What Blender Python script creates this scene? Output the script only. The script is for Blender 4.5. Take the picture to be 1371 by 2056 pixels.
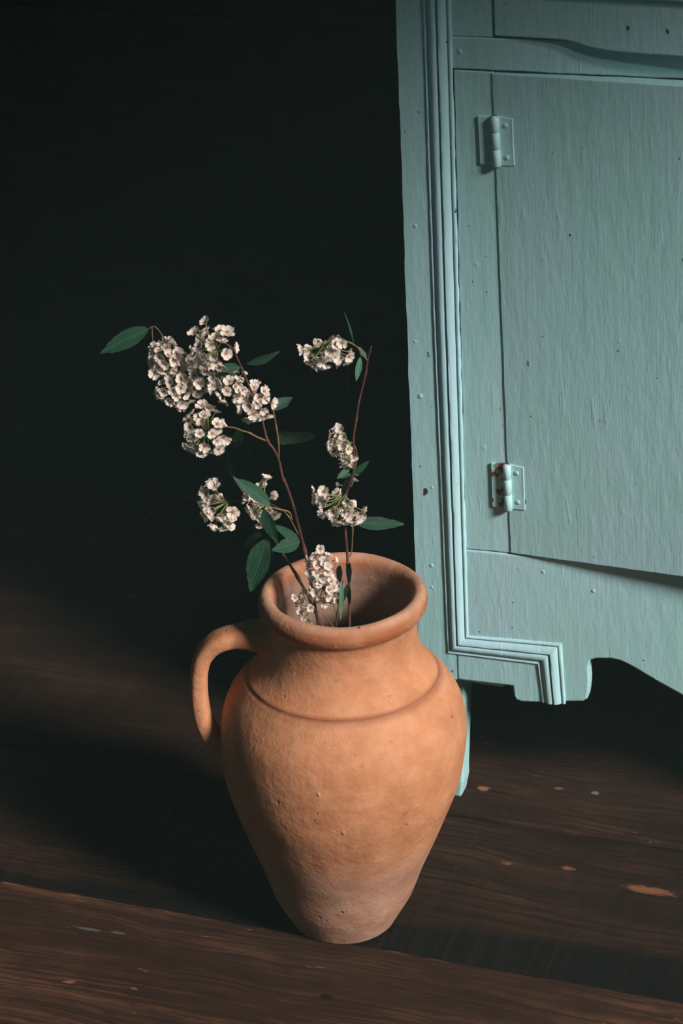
import bpy, bmesh, math, random
from mathutils import Vector, Matrix, noise

for o in list(bpy.data.objects):
    bpy.data.objects.remove(o, do_unlink=True)
scene = bpy.context.scene
COL = scene.collection

# ------------------------------------------------------------------ camera
cam_data = bpy.data.cameras.new('camera')
cam_data.sensor_fit = 'VERTICAL'
cam_data.sensor_height = 36.0
cam_data.lens = 93.414
cam_data.clip_start = 0.05
cam = bpy.data.objects.new('camera', cam_data)
COL.objects.link(cam)
CR = Vector((0.94969468, 0.31192424, -0.02798719))
CU = Vector((-0.11803246, 0.43927098, 0.89056687))
CF = Vector((-0.29008335, 0.84246322, -0.4539905))
m = Matrix((CR, CU, -CF)).transposed().to_4x4()
m.translation = Vector((0.87179613, -2.49691247, 1.89412935))
cam.matrix_world = m
scene.camera = cam
cam_data.dof.use_dof = True
cam_data.dof.focus_distance = 3.12
cam_data.dof.aperture_fstop = 7.0

# ------------------------------------------------------------------ world, sun, exposure
world = bpy.data.worlds.new('world')
scene.world = world
world.use_nodes = True
bg = world.node_tree.nodes['Background']
bg.inputs['Color'].default_value = (0.50, 0.86, 0.88, 1)
bg.inputs['Strength'].default_value = 0.088

SUN_AZ, SUN_EL = math.radians(65), math.radians(33.5)   # azimuth from -Y towards +X
sun_dir = Vector((math.sin(SUN_AZ) * math.cos(SUN_EL), -math.cos(SUN_AZ) * math.cos(SUN_EL), math.sin(SUN_EL)))
sd = bpy.data.lights.new('sun', 'SUN')
sd.energy = 6.3
sd.color = (1.0, 0.955, 0.90)
sd.angle = math.radians(11.5)
sun = bpy.data.objects.new('sun', sd)
COL.objects.link(sun)
sun.location = sun_dir * 4
sun.rotation_euler = sun_dir.to_track_quat('Z', 'Y').to_euler()

vs = scene.view_settings
vs.view_transform = 'Standard'
vs.look = 'None'
vs.exposure = 0.0
vs.gamma = 1.0
vs.use_curve_mapping = False

random.seed(4)

# ------------------------------------------------------------------ material helpers
class NT:
    def __init__(self, name):
        self.m = bpy.data.materials.new(name)
        self.m.use_nodes = True
        self.t = self.m.node_tree
        self.n = self.t.nodes
        self.b = self.n['Principled BSDF']
        tc = self.n.new('ShaderNodeTexCoord')
        self.obj = tc.outputs['Object']
    def link(self, a, b): self.t.links.new(a, b)
    def mapping(self, scale, loc=(0, 0, 0), src=None, rot=(0, 0, 0)):
        n = self.n.new('ShaderNodeMapping')
        n.inputs['Scale'].default_value = scale
        n.inputs['Location'].default_value = loc
        n.inputs['Rotation'].default_value = rot
        self.link(src or self.obj, n.inputs['Vector'])
        return n.outputs[0]
    def noise(self, scale, detail=4, rough=.55, src=None, dist=0):
        n = self.n.new('ShaderNodeTexNoise')
        n.inputs['Scale'].default_value = scale
        n.inputs['Detail'].default_value = detail
        n.inputs['Roughness'].default_value = rough
        n.inputs['Distortion'].default_value = dist
        self.link(src or self.obj, n.inputs['Vector'])
        return n.outputs['Fac']
    def voronoi(self, scale, src=None, rnd=1.0):
        n = self.n.new('ShaderNodeTexVoronoi')
        n.inputs['Scale'].default_value = scale
        n.inputs['Randomness'].default_value = rnd
        self.link(src or self.obj, n.inputs['Vector'])
        return n.outputs['Distance'], n.outputs['Color']
    def ramp(self, fac, stops):
        n = self.n.new('ShaderNodeValToRGB')
        e = n.color_ramp.elements
        while len(e) < len(stops): e.new(0.5)
        for i, (p, c) in enumerate(stops):
            e[i].position = p
            e[i].color = (c, c, c, 1) if isinstance(c, (int, float)) else (*c, 1)
        self.link(fac, n.inputs['Fac'])
        return n.outputs['Color']
    def mix(self, fac, a, b, mode='MIX'):
        n = self.n.new('ShaderNodeMix')
        n.data_type = 'RGBA'
        n.blend_type = mode
        for s, v in ((n.inputs[0], fac), (n.inputs[6], a), (n.inputs[7], b)):
            if isinstance(v, (int, float)): s.default_value = v
            elif isinstance(v, tuple): s.default_value = (*v, 1)
            else: self.link(v, s)
        return n.outputs[2]
    def math(self, op, a, b=0.0, c=None):
        n = self.n.new('ShaderNodeMath')
        n.operation = op
        for i, v in enumerate((a, b) if c is None else (a, b, c)):
            if isinstance(v, (int, float)): n.inputs[i].default_value = v
            else: self.link(v, n.inputs[i])
        return n.outputs[0]
    def xyz(self, src=None):
        n = self.n.new('ShaderNodeSeparateXYZ')
        self.link(src or self.obj, n.inputs[0])
        return n.outputs
    def bump(self, height, strength, dist, prev=None):
        n = self.n.new('ShaderNodeBump')
        n.inputs['Strength'].default_value = strength
        n.inputs['Distance'].default_value = dist
        self.link(height, n.inputs['Height'])
        if prev: self.link(prev, n.inputs['Normal'])
        return n.outputs[0]
    def done(self, color=None, rough=.6, normal=None, spec=.4):
        if color is not None:
            if isinstance(color, tuple): self.b.inputs['Base Color'].default_value = (*color, 1)
            else: self.link(color, self.b.inputs['Base Color'])
        if isinstance(rough, (int, float)): self.b.inputs['Roughness'].default_value = rough
        else: self.link(rough, self.b.inputs['Roughness'])
        self.b.inputs['Specular IOR Level'].default_value = spec
        if normal: self.link(normal, self.b.inputs['Normal'])
        return self.m

def paint_material(name, tint=(1, 1, 1), chip=.70, rust=False):
    k = NT(name)
    long_ = k.mapping((14, 14, 2.2))
    hue = k.noise(1.0, 5, .68, long_)
    a = tuple(c * t for c, t in zip((.265, .505, .480), tint))
    b = tuple(c * t for c, t in zip((.310, .540, .570), tint))
    c_ = tuple(c * t for c, t in zip((.355, .530, .610), tint))
    col = k.ramp(hue, [(.30, a), (.5, b), (.70, c_)])
    blot = k.noise(9, 4, .6)
    col = k.mix(k.ramp(blot, [(.42, 0.0), (.66, .55)]), col, tuple(c * t for c, t in zip((.280, .520, .480), tint)))
    # brush marks in the dried paint
    br = k.noise(1.0, 5, .65, k.mapping((420, 420, 9)))
    col = k.mix(k.ramp(br, [(.35, 0.0), (.7, .22)]), col, (.40, .63, .66))
    # flecks where paint is gone, and dark specks
    ch = k.noise(70, 3, .5, k.mapping((1, 1, .7)))
    big = k.noise(7, 2, .5, k.mapping((1, 1, 1), (3.1, .4, 1.7)))
    fleck = k.math('MULTIPLY', k.ramp(ch, [(chip, 0.0), (chip + .015, 1.0)]), k.ramp(big, [(.5, 0.0), (.56, 1.0)]))
    col = k.mix(fleck, col, (.045, .030, .018))
    vd, vc = k.voronoi(55)
    vr = k.n.new('ShaderNodeSeparateColor'); k.link(vc, vr.inputs[0])
    speck = k.math('MULTIPLY', k.ramp(vd, [(.05, 1.0), (.09, 0.0)]), k.ramp(vr.outputs[0], [(.80, 0.0), (.82, 1.0)]))
    col = k.mix(k.math('MULTIPLY', speck, .8), col, (.03, .035, .03))
    if rust:
        rn = k.noise(75, 3, .6)
        col = k.mix(k.ramp(rn, [(.50, 0.0), (.55, 1.0)]), col, (.16, .035, .012))
    # relief: strokes, lumps, runs and blisters
    n1 = k.bump(br, .20, .0012)
    n2 = k.bump(k.noise(60, 4, .6, k.mapping((1.3, 1, .38))), .26, .0034, n1)
    run = k.noise(1.0, 2, .5, k.mapping((75, 75, 14)))
    n3 = k.bump(k.ramp(run, [(.66, 0.0), (.72, 1.0)]), .22, .0009, n2)
    bl, bc = k.voronoi(38, k.mapping((1, 1, .8), (.3, .1, .2)))
    br_ = k.n.new('ShaderNodeSeparateColor'); k.link(bc, br_.inputs[0])
    blist = k.math('MULTIPLY', k.ramp(bl, [(.0, 1.0), (.16, 0.0)]), k.ramp(br_.outputs[1], [(.88, 0.0), (.90, 1.0)]))
    n4 = k.bump(blist, .55, .0016, n3)
    return k.done(col, k.ramp(blot, [(.3, .42), (.7, .58)]), n4, .42)

def wood_material(name, dark, mid, light, worn=.55, chips=True, saw=0.0, stain=False, edge=False, marks=()):
    k = NT(name)
    rnd = k.n.new('ShaderNodeObjectInfo').outputs['Random']
    off = k.n.new('ShaderNodeCombineXYZ')
    k.link(k.math('MULTIPLY', rnd, 17.0), off.inputs[0])
    k.link(k.math('MULTIPLY', rnd, 5.0), off.inputs[1])
    add = k.n.new('ShaderNodeVectorMath'); add.operation = 'ADD'
    k.link(k.obj, add.inputs[0]); k.link(off.outputs[0], add.inputs[1])
    src = add.outputs[0]
    warp = k.noise(3.0, 3, .5, k.mapping((1.0, 3.0, 1), src=src))
    wv = k.n.new('ShaderNodeVectorMath'); wv.operation = 'MULTIPLY_ADD'
    cmb = k.n.new('ShaderNodeCombineXYZ'); k.link(warp, cmb.inputs[1])
    k.link(cmb.outputs[0], wv.inputs[0]); wv.inputs[1].default_value = (0, .07, 0)
    k.link(src, wv.inputs[2])
    grain = k.noise(1.0, 3, .5, k.mapping((2.6, 190, 60), src=wv.outputs[0]))
    broad = k.noise(1.0, 4, .55, k.mapping((1.6, 11, 4), src=wv.outputs[0]))
    patch = k.noise(5.0, 4, .6, k.mapping((.7, 1.5, 1), src=src))
    col = k.ramp(broad, [(.30, dark), (.52, mid), (.74, light)])
    col = k.mix(k.ramp(grain, [(.43, .85), (.55, 0.0)]), col, dark)
    col = k.mix(k.ramp(patch, [(.40, .75), (worn, 0.0)]), col, tuple(d * .75 for d in dark))
    grime = k.noise(20, 6, .8, k.mapping((1, 2.4, 1), (1, 7, 0), src=src))
    col = k.mix(k.ramp(grime, [(.46, 0.0), (.62, .72)]), col, tuple(d * .8 for d in dark))
    if chips:
        c1 = k.noise(1.0, 3, .55, k.mapping((26, 85, 30), src=src))
        c2 = k.noise(2.3, 2, .5, k.mapping((1, 1, 1), (5, 2, 0), src=src))
        f = k.math('MULTIPLY', k.ramp(c1, [(.705, 0.0), (.72, 1.0)]), k.ramp(c2, [(.44, 0.0), (.50, 1.0)]))
        col = k.mix(f, col, (.19, .08, .042))
    fine = k.noise(1.0, 3, .6, k.mapping((6, 300, 100), src=wv.outputs[0]))
    col = k.mix(k.ramp(fine, [(.36, .55), (.52, 0.0)]), col, tuple(d * .6 for d in dark))
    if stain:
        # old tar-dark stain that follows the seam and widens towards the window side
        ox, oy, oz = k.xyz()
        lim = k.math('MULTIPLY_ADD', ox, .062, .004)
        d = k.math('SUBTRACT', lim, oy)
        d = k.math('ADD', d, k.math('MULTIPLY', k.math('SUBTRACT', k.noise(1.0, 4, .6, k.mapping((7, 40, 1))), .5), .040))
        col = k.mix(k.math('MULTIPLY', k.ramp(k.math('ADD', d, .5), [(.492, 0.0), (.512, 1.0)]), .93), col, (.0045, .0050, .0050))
    if edge:
        ox, oy, oz = k.xyz()
        near = k.ramp(k.math('ADD', oy, .5), [(.4400, 0.0), (.4450, 1.0)])
        en = k.noise(1.0, 3, .6, k.mapping((16, 90, 1)))
        em = k.math('MULTIPLY', near, k.ramp(en, [(.56, 0.0), (.60, 1.0)]))
        col = k.mix(em, col, (.17, .065, .03))
    if marks:
        ox, oy, oz = k.xyz()
        ragged = k.noise(1.0, 5, .8, k.mapping((110, 330, 1)))
        for mx, my, rx, ry, mcol in marks:      # scraped and splashed spots
            ex = k.math('DIVIDE', k.math('SUBTRACT', ox, mx), rx)
            ey = k.math('DIVIDE', k.math('SUBTRACT', oy, my), ry)
            rr = k.math('ADD', k.math('MULTIPLY', ex, ex), k.math('MULTIPLY', ey, ey))
            rr = k.math('ADD', rr, k.math('MULTIPLY', k.math('SUBTRACT', ragged, .5), 4.6))
            col = k.mix(k.ramp(rr, [(.45, .85), (.85, 0.0)]), col, mcol)
    nrm = k.bump(grain, .45, .0022)
    nrm = k.bump(k.noise(55, 4, .6, src=src), .25, .002, nrm)
    if saw:
        s = k.noise(1.0, 2, .5, k.mapping((130, 5, 1), src=src, rot=(0, 0, .14)))
        col = k.mix(k.ramp(s, [(.45, 0.0), (.72, saw)]), col, tuple(c * 1.5 for c in mid))
        nrm = k.bump(s, .25, .0015, nrm)
    return k.done(col, k.ramp(patch, [(.35, .60), (.65, .75)]), nrm, .08)

def clay_material(name, inside=False, ringed=True):
    k = NT(name)
    x, y, z = k.xyz()
    n_big = k.noise(7, 5, .6)
    n_mid = k.noise(26, 5, .65)
    wob = k.math('ADD', z, k.math('MULTIPLY', k.math('SUBTRACT', n_big, .5), .055))
    orange = k.ramp(n_mid, [(.32, (.40, .155, .068)), (.52, (.485, .208, .098)), (.72, (.54, .262, .145))])
    dusty = k.ramp(n_mid, [(.30, (.30, .152, .098)), (.55, (.38, .215, .150)), (.75, (.43, .265, .195))])
    low = k.ramp(wob, [(.105, 1.0), (.165, 0.0)])
    col = k.mix(k.math('MULTIPLY', low, .88), orange, dusty)
    # paler dust on the rim, worn redder band on the outside of the lip
    high = k.ramp(wob, [(.415, 0.0), (.445, .70)])
    col = k.mix(high, col, dusty)
    lip = k.math('MULTIPLY', k.ramp(z, [(.419, 0.0), (.424, 1.0), (.438, 1.0), (.444, 0.0)]), k.ramp(k.noise(11, 3, .5, k.mapping((1, 1, 1), (.2, 0, 0))), [(.30, .15), (.42, .95)]))
    col = k.mix(lip, col, (.30, .092, .030))
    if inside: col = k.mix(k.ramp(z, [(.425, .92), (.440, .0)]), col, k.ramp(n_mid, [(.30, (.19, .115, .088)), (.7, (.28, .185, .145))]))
    ring = k.ramp(z, [(.3355, 0.0), (.3365, 1.0), (.3405, 1.0), (.3415, 0.0)])
    if ringed: col = k.mix(k.math('MULTIPLY', ring, .85), col, (.20, .055, .026))
    # throwing lines, salt specks, pits
    tl = k.noise(1.0, 4, .6, k.mapping((6, 6, 120)))
    col = k.mix(k.ramp(tl, [(.45, 0.0), (.75, .18)]), col, (.56, .33, .21))
    vd, vc = k.voronoi(150)
    s = k.n.new('ShaderNodeSeparateColor'); k.link(vc, s.inputs[0])
    sp = k.math('MULTIPLY', k.ramp(vd, [(.06, 1.0), (.16, 0.0)]), k.ramp(s.outputs[0], [(.84, 0.0), (.86, 1.0)]))
    col = k.mix(k.math('MULTIPLY', sp, .7), col, (.80, .62, .50))
    pd, pc = k.voronoi(62, k.mapping((1, 1, .8), (.4, .2, .7)))
    s2 = k.n.new('ShaderNodeSeparateColor'); k.link(pc, s2.inputs[0])
    pit = k.math('MULTIPLY', k.ramp(pd, [(.07, 1.0), (.15, 0.0)]), k.ramp(s2.outputs[1], [(.80, 0.0), (.82, 1.0)]))
    col = k.mix(k.math('MULTIPLY', pit, .65), col, (.13, .055, .035))
    rd, rc = k.voronoi(24, k.mapping((1, 1, .7), (.9, .3, .1)))
    s3 = k.n.new('ShaderNodeSeparateColor'); k.link(rc, s3.inputs[0])
    sc = k.math('MULTIPLY', k.ramp(rd, [(.03, 1.0), (.06, 0.0)]), k.ramp(s3.outputs[2], [(.80, 0.0), (.82, 1.0)]))
    col = k.mix(k.math('MULTIPLY', sc, .6), col, (.42, .33, .28))
    blot = k.noise(15, 4, .7, k.mapping((1, 1, 1.4), (2, 1, 0)))
    col = k.mix(k.ramp(blot, [(.50, 0.0), (.68, .40)]), col, (.30, .125, .060))
    stain = k.noise(48, 3, .6, k.mapping((1, 1, 1.8), (0, 3, 1)))
    col = k.mix(k.ramp(stain, [(.66, 0.0), (.76, .55)]), col, (.20, .085, .045))
    nrm = k.bump(k.noise(140, 5, .7), .30, .0018)
    nrm = k.bump(n_mid, .38, .005, nrm)
    nrm = k.bump(k.noise(58, 4, .6), .30, .0035, nrm)
    nrm = k.bump(tl, .10, .002, nrm)
    nrm = k.bump(k.math('MULTIPLY', pit, -1.0), .7, .0022, nrm)
    nrm = k.bump(k.math('ADD', sp, sc), .6, .0014, nrm)
    return k.done(col, .74, nrm, .25)

def leaf_material(name, a, b):
    k = NT(name)
    x, y, z = k.xyz()
    ax = k.math('ABSOLUTE', x)
    vein = k.noise(1.0, 2, .5, k.mapping((26, 2.2, 1)))
    col = k.ramp(vein, [(.35, a), (.65, b)])
    col = k.mix(k.ramp(ax, [(.015, .6), (.04, 0.0)]), col, tuple(min(1, c * 1.8) for c in b))
    nrm = k.bump(vein, .4, .02)
    m_ = k.done(col, .55, nrm, .35)
    return m_

def petal_material(name):
    k = NT(name)
    n = k.n.new('ShaderNodeVectorMath'); n.operation = 'LENGTH'
    k.link(k.obj, n.inputs[0])
    rnd = k.n.new('ShaderNodeObjectInfo').outputs['Random']
    r = n.outputs['Value']
    col = k.ramp(r, [(.13, (.22, .085, .04)), (.24, (.55, .32, .22)), (.42, (.88, .76, .66)), (.85, (.94, .86, .77))])
    col = k.mix(k.math('MULTIPLY', rnd, .25), col, (.74, .55, .46))
    nrm = k.bump(k.noise(5, 3, .6), .5, .10)
    m_ = k.done(col, .7, nrm, .2)
    tr = k.n.new('ShaderNodeBsdfTranslucent')
    k.link(col, tr.inputs['Color'])
    mx = k.n.new('ShaderNodeMixShader'); mx.inputs[0].default_value = .18
    out = k.n['Material Output']
    k.link(k.b.outputs[0], mx.inputs[1]); k.link(tr.outputs[0], mx.inputs[2])
    k.link(mx.outputs[0], out.inputs['Surface'])
    return m_

def stem_material(name, a, b):
    k = NT(name)
    n = k.noise(90, 4, .6, k.mapping((1, 1, .5)))
    return k.done(k.ramp(n, [(.35, a), (.65, b)]), .6, k.bump(n, .5, .001), .3)

M_PAINT = paint_material('teal_paint')
M_PAINT_HINGE = paint_material('teal_paint_hinge', (1.1, 1.06, 1.05), chip=.64)
M_PAINT_RUST = paint_material('teal_paint_rusted', (1.1, 1.06, 1.05), chip=.6, rust=True)
M_PAINT_MOULD = paint_material('teal_paint_moulding', (1.12, 1.06, 1.12), chip=.69)
M_INNER = NT('raw_wood').done((.045, .030, .020), .8)
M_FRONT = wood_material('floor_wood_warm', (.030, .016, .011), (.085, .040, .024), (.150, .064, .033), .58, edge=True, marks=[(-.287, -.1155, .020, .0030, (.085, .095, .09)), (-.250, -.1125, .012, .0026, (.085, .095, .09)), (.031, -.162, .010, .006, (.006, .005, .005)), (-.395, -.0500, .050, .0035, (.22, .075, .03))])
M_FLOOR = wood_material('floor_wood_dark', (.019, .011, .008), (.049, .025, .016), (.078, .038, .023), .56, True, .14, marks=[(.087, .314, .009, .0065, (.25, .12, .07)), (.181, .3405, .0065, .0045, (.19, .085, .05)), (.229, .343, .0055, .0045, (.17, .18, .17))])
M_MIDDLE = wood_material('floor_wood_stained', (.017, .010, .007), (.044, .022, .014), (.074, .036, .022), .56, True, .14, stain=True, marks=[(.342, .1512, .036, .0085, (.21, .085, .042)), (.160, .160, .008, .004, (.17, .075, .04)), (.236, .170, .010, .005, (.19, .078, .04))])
M_WALL = wood_material('wall_wood_dark', (.018, .020, .019), (.026, .026, .025), (.036, .034, .032), .6, False)  # near-black wood tone for walls, ceiling and window
M_CLAY = clay_material('terracotta')
M_CLAY_HANDLE = clay_material('terracotta_handle', False, False)
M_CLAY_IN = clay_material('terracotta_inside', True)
M_LEAF = leaf_material('leaf_green', (.010, .046, .025), (.019, .070, .036))
M_LEAF2 = leaf_material('leaf_pale_green', (.075, .17, .105), (.11, .23, .15))  # paler green used on a few of the leaves
M_PETAL = petal_material('petal')
M_STEM = stem_material('stem_bark', (.055, .022, .016), (.120, .050, .034))
M_TWIG = stem_material('twig_bark', (.14, .075, .028), (.20, .14, .05))
M_GREEN = stem_material('pedicel_green', (.16, .20, .06), (.22, .26, .09))

# ------------------------------------------------------------------ object helpers
def link(name, me, mat, parent=None):
    o = bpy.data.objects.new(name, me)
    if mat and not me.materials: me.materials.append(mat)
    COL.objects.link(o)
    if parent: o.parent = parent
    return o

def bm_obj(name, bm, mat, parent=None, smooth=False):
    bmesh.ops.recalc_face_normals(bm, faces=bm.faces)
    me = bpy.data.meshes.new(name)
    bm.to_mesh(me)
    bm.free()
    if smooth:
        for p in me.polygons: p.use_smooth = True
    return link(name, me, mat, parent)

def empty(name, loc=(0, 0, 0), rot=(0, 0, 0)):
    o = bpy.data.objects.new(name, None)
    o.empty_display_size = .05
    o.location = loc
    o.rotation_euler = rot
    COL.objects.link(o)
    return o

def tag(o, label=None, cat=None, group=None, kind=None):
    if label: o['label'] = label
    if cat: o['category'] = cat
    if group: o['group'] = group
    if kind: o['kind'] = kind
    return o

def bevel(o, w, seg=2):
    b = o.modifiers.new('bevel', 'BEVEL')
    b.width = w
    b.segments = seg
    b.limit_method = 'ANGLE'
    b.angle_limit = math.radians(50)
    return o

def box_bm(x0, x1, y0, y1, z0, z1, bm=None):
    bm = bm or bmesh.new()
    vsx = [bm.verts.new((x, y, z)) for x in (x0, x1) for y in (y0, y1) for z in (z0, z1)]
    for f in ((0, 1, 3, 2), (4, 6, 7, 5), (0, 4, 5, 1), (2, 3, 7, 6), (0, 2, 6, 4), (1, 5, 7, 3)):
        bm.faces.new([vsx[i] for i in f])
    return bm

def refine(poly, step, jit, rng):
    """subdivide an outline and let its edges wander a little, like old hand-planed boards"""
    out = []
    n = len(poly)
    ph = rng.random() * 50
    for i in range(n):
        a, b = Vector((*poly[i], 0)), Vector((*poly[(i + 1) % n], 0))
        d = b - a
        L = d.length
        k = max(1, int(L / step))
        nr = Vector((d.y, -d.x, 0)).normalized()
        for j in range(k):
            t = j / k
            p = a + d * t
            if 0 < j:
                w = noise.noise(Vector((ph + i * 3.7, p.x * 28, p.y * 28))) * jit
                w += noise.noise(Vector((ph + i * 9.1, p.x * 170, p.y * 170))) * jit * .45
                p = p + nr * w
            out.append((p.x, p.y))
    return out

def board(name, poly, yf, yb, mat, parent, jit=.0007, step=.007, bev=.0016, seed=0):
    """upright board: outline in (x, z), front at y = yf, back at y = yb"""
    rng = random.Random(seed * 7 + 1)
    pts = refine(poly, step, jit, rng)
    bm = bmesh.new()
    fr = [bm.verts.new((p[0], yf, p[1])) for p in pts]
    bk = [bm.verts.new((p[0], yb, p[1])) for p in pts]
    bm.faces.new(fr)
    bm.faces.new(list(reversed(bk)))
    n = len(pts)
    for i in range(n):
        bm.faces.new((fr[i], fr[(i + 1) % n], bk[(i + 1) % n], bk[i]))
    o = bm_obj(name, bm, mat, parent)
    if bev: bevel(o, bev)
    return o

def catmull(pts, n=6):
    P = [Vector(p) for p in pts]
    P = [P[0] * 2 - P[1]] + P + [P[-1] * 2 - P[-2]]
    out = []
    for i in range(1, len(P) - 2):
        p0, p1, p2, p3 = P[i - 1:i + 3]
        for j in range(n):
            t = j / n
            out.append(.5 * ((2 * p1) + (p2 - p0) * t + (2 * p0 - 5 * p1 + 4 * p2 - p3) * t * t + (3 * p1 - p0 - 3 * p2 + p3) * t ** 3))
    out.append(P[-2])
    return out

def tube(bm, pts, radii, seg=8):
    rings = []
    prev = None
    for i, p in enumerate(pts):
        t = (pts[min(i + 1, len(pts) - 1)] - pts[max(i - 1, 0)]).normalized()
        if prev is None:
            a = t.orthogonal().normalized()
        else:
            a = (prev - t * prev.dot(t)).normalized()
        prev = a
        b = t.cross(a)
        rings.append([bm.verts.new(p + (a * math.cos(2 * math.pi * k / seg) + b * math.sin(2 * math.pi * k / seg)) * radii[i]) for k in range(seg)])
    for i in range(len(rings) - 1):
        for k in range(seg):
            bm.faces.new((rings[i][k], rings[i][(k + 1) % seg], rings[i + 1][(k + 1) % seg], rings[i + 1][k]))
    bm.faces.new(list(reversed(rings[0])))
    bm.faces.new(rings[-1])

# ================================================================== the room
X0, X1, Y0, Y1, CEIL = -2.4, 1.9, -3.6, 1.0, 3.12
floor = bm_obj('floor', box_bm(X0, X1, Y0, Y1 + .1, -.06, -.022), M_INNER)
tag(floor, 'dark worn wooden floor of wide old planks', kind='structure')

def plank(xa, xb, f0, f1, top, mat, seed, bev=.003):
    """floor plank: front edge y = f0(x), back edge y = f1(x)"""
    rng = random.Random(seed)
    n = 130
    bm = bmesh.new()
    rows = []
    for i in range(n + 1):
        x = xa + (xb - xa) * i / n
        ya = f0(x) + noise.noise(Vector((x * 9, seed * 3.3, 0))) * .0022 + noise.noise(Vector((x * 60, seed * 5.1, 2))) * .0013
        yb = f1(x) + noise.noise(Vector((x * 9, seed * 4.7, 5))) * .0022 + noise.noise(Vector((x * 60, seed * 2.1, 8))) * .0013
        rows.append([bm.verts.new((x, ya, top)), bm.verts.new((x, yb, top)), bm.verts.new((x, yb, -.022)), bm.verts.new((x, ya, -.022))])
    for i in range(n):
        a, b = rows[i], rows[i + 1]
        for k in range(4):
            bm.faces.new((a[k], b[k], b[(k + 1) % 4], a[(k + 1) % 4]))
    bm.faces.new(rows[0]); bm.faces.new(list(reversed(rows[-1])))
    return bevel(bm_obj('plank', bm, mat, floor), bev)

def const(v): return lambda x: v
front_edge = lambda x: -.0520 - .010 * x
G = .0022
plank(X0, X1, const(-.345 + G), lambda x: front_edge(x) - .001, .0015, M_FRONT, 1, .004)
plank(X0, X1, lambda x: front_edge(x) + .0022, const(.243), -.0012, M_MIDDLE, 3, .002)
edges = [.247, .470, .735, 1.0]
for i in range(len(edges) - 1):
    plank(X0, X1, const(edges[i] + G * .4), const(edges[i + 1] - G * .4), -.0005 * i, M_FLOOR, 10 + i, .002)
y = -.345
k = 0
while y > Y0 + .05:
    w = (.27, .31, .25, .29)[k % 4]
    plank(X0, X1, const(max(Y0, y - w) + G * .4), const(y - G * .4), (.001, 0, .0012)[k % 3], M_FRONT if k % 2 else M_FLOOR, 30 + k)
    y -= w
    k += 1

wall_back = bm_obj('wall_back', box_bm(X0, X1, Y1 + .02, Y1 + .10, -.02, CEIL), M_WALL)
tag(wall_back, 'dark wooden wall behind the cabinet', kind='structure')
SHADE_BEAM_Z = 1.98
zz = 0.0
k = 0
wb = []
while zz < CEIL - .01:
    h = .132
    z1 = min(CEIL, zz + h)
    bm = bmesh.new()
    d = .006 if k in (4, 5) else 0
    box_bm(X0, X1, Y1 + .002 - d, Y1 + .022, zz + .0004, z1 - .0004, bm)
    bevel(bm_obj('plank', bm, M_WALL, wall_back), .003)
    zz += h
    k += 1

ceiling = bm_obj('ceiling', box_bm(X0, X1 + .15, Y0, Y1 + .1, CEIL, CEIL + .08), M_WALL)
tag(ceiling, 'dark wooden ceiling', kind='structure')

# unseen beam, added only to keep the daylight off the cabinet's upper part
shade_beam = bevel(bm_obj('shade_trim_1', box_bm(X0, X1, -.52, -.40, SHADE_BEAM_Z, CEIL), M_WALL), .006)
tag(shade_beam, 'added unseen beam that shades the cabinet top', kind='structure')

# right wall with the window that lights the room
WY0, WY1, WZ0, WZ1 = -1.85, -.10, .80, 2.85
bm = bmesh.new()
box_bm(X1, X1 + .15, Y0, WY0, -.06, CEIL, bm)
box_bm(X1, X1 + .15, WY1, Y1 + .1, -.06, CEIL, bm)
box_bm(X1, X1 + .15, WY0, WY1, -.06, WZ0, bm)
box_bm(X1, X1 + .15, WY0, WY1, WZ1, CEIL, bm)
wall_right = bm_obj('wall_right', bm, M_WALL)
tag(wall_right, 'dark wall with the window opening', kind='structure')
win = empty('window_1', (X1 + .09, (WY0 + WY1) / 2, WZ0))
tag(win, 'open window in the dark side wall', kind='structure')
hw, hh = (WY1 - WY0) / 2, WZ1 - WZ0
bm = bmesh.new()
for a, b, c, d in ((-hw, -hw + .04, 0, hh), (hw - .04, hw, 0, hh), (-hw + .04, hw - .04, 0, .04), (-hw + .04, hw - .04, hh - .04, hh)):
    box_bm(-.03, .03, a, b, c, d, bm)
bm_obj('window_frame', bm, M_WALL, win)
bm_obj('glazing_bar', box_bm(-.015, .015, -.012, .012, .04, hh - .04), M_WALL, win)
bm_obj('window_sill', box_bm(-.12, .06, -hw, hw, 0, .03), M_WALL, win)

# scattering haze added to lift the dark tones across the room
hz = bpy.data.materials.new('black_lift_haze')
hz.use_nodes = True
hz.node_tree.nodes.remove(hz.node_tree.nodes['Principled BSDF'])
vsn = hz.node_tree.nodes.new('ShaderNodeVolumeScatter')
vsn.inputs['Color'].default_value = (.62, .96, .90, 1)
vsn.inputs['Density'].default_value = .0145
hz.node_tree.links.new(vsn.outputs[0], hz.node_tree.nodes['Material Output'].inputs['Volume'])
lift_haze = bm_obj('haze', box_bm(X0 - .3, X1 + .3, Y0 - .3, Y1 + .3, -.25, CEIL + .25), hz)
tag(lift_haze, 'thin haze added to lift the dark tones of the room', 'haze', kind='stuff')

# ================================================================== painted cabinet
LEAN = math.radians(-1.6)
OX, OY, OZ = .0186, .2539, .1946
cab = empty('painted_cabinet', (OX, OY, OZ), (0, LEAN, 0))
tag(cab, 'old teal painted wooden cabinet with reeded moulding and rusty hinges', 'cabinet')
TOPV, WID, DEP = 1.16, .80, .42
def le(v): return .0025 + .0100 * max(0, v) / .866          # left edge of the leaning stile
def mc(v): return .0535 + .0065 * max(0, v - .15) / .72      # moulding centre line
def gap(v): return .1289 - .0055 * (v - .184) / .60          # hinge-side joint

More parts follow.
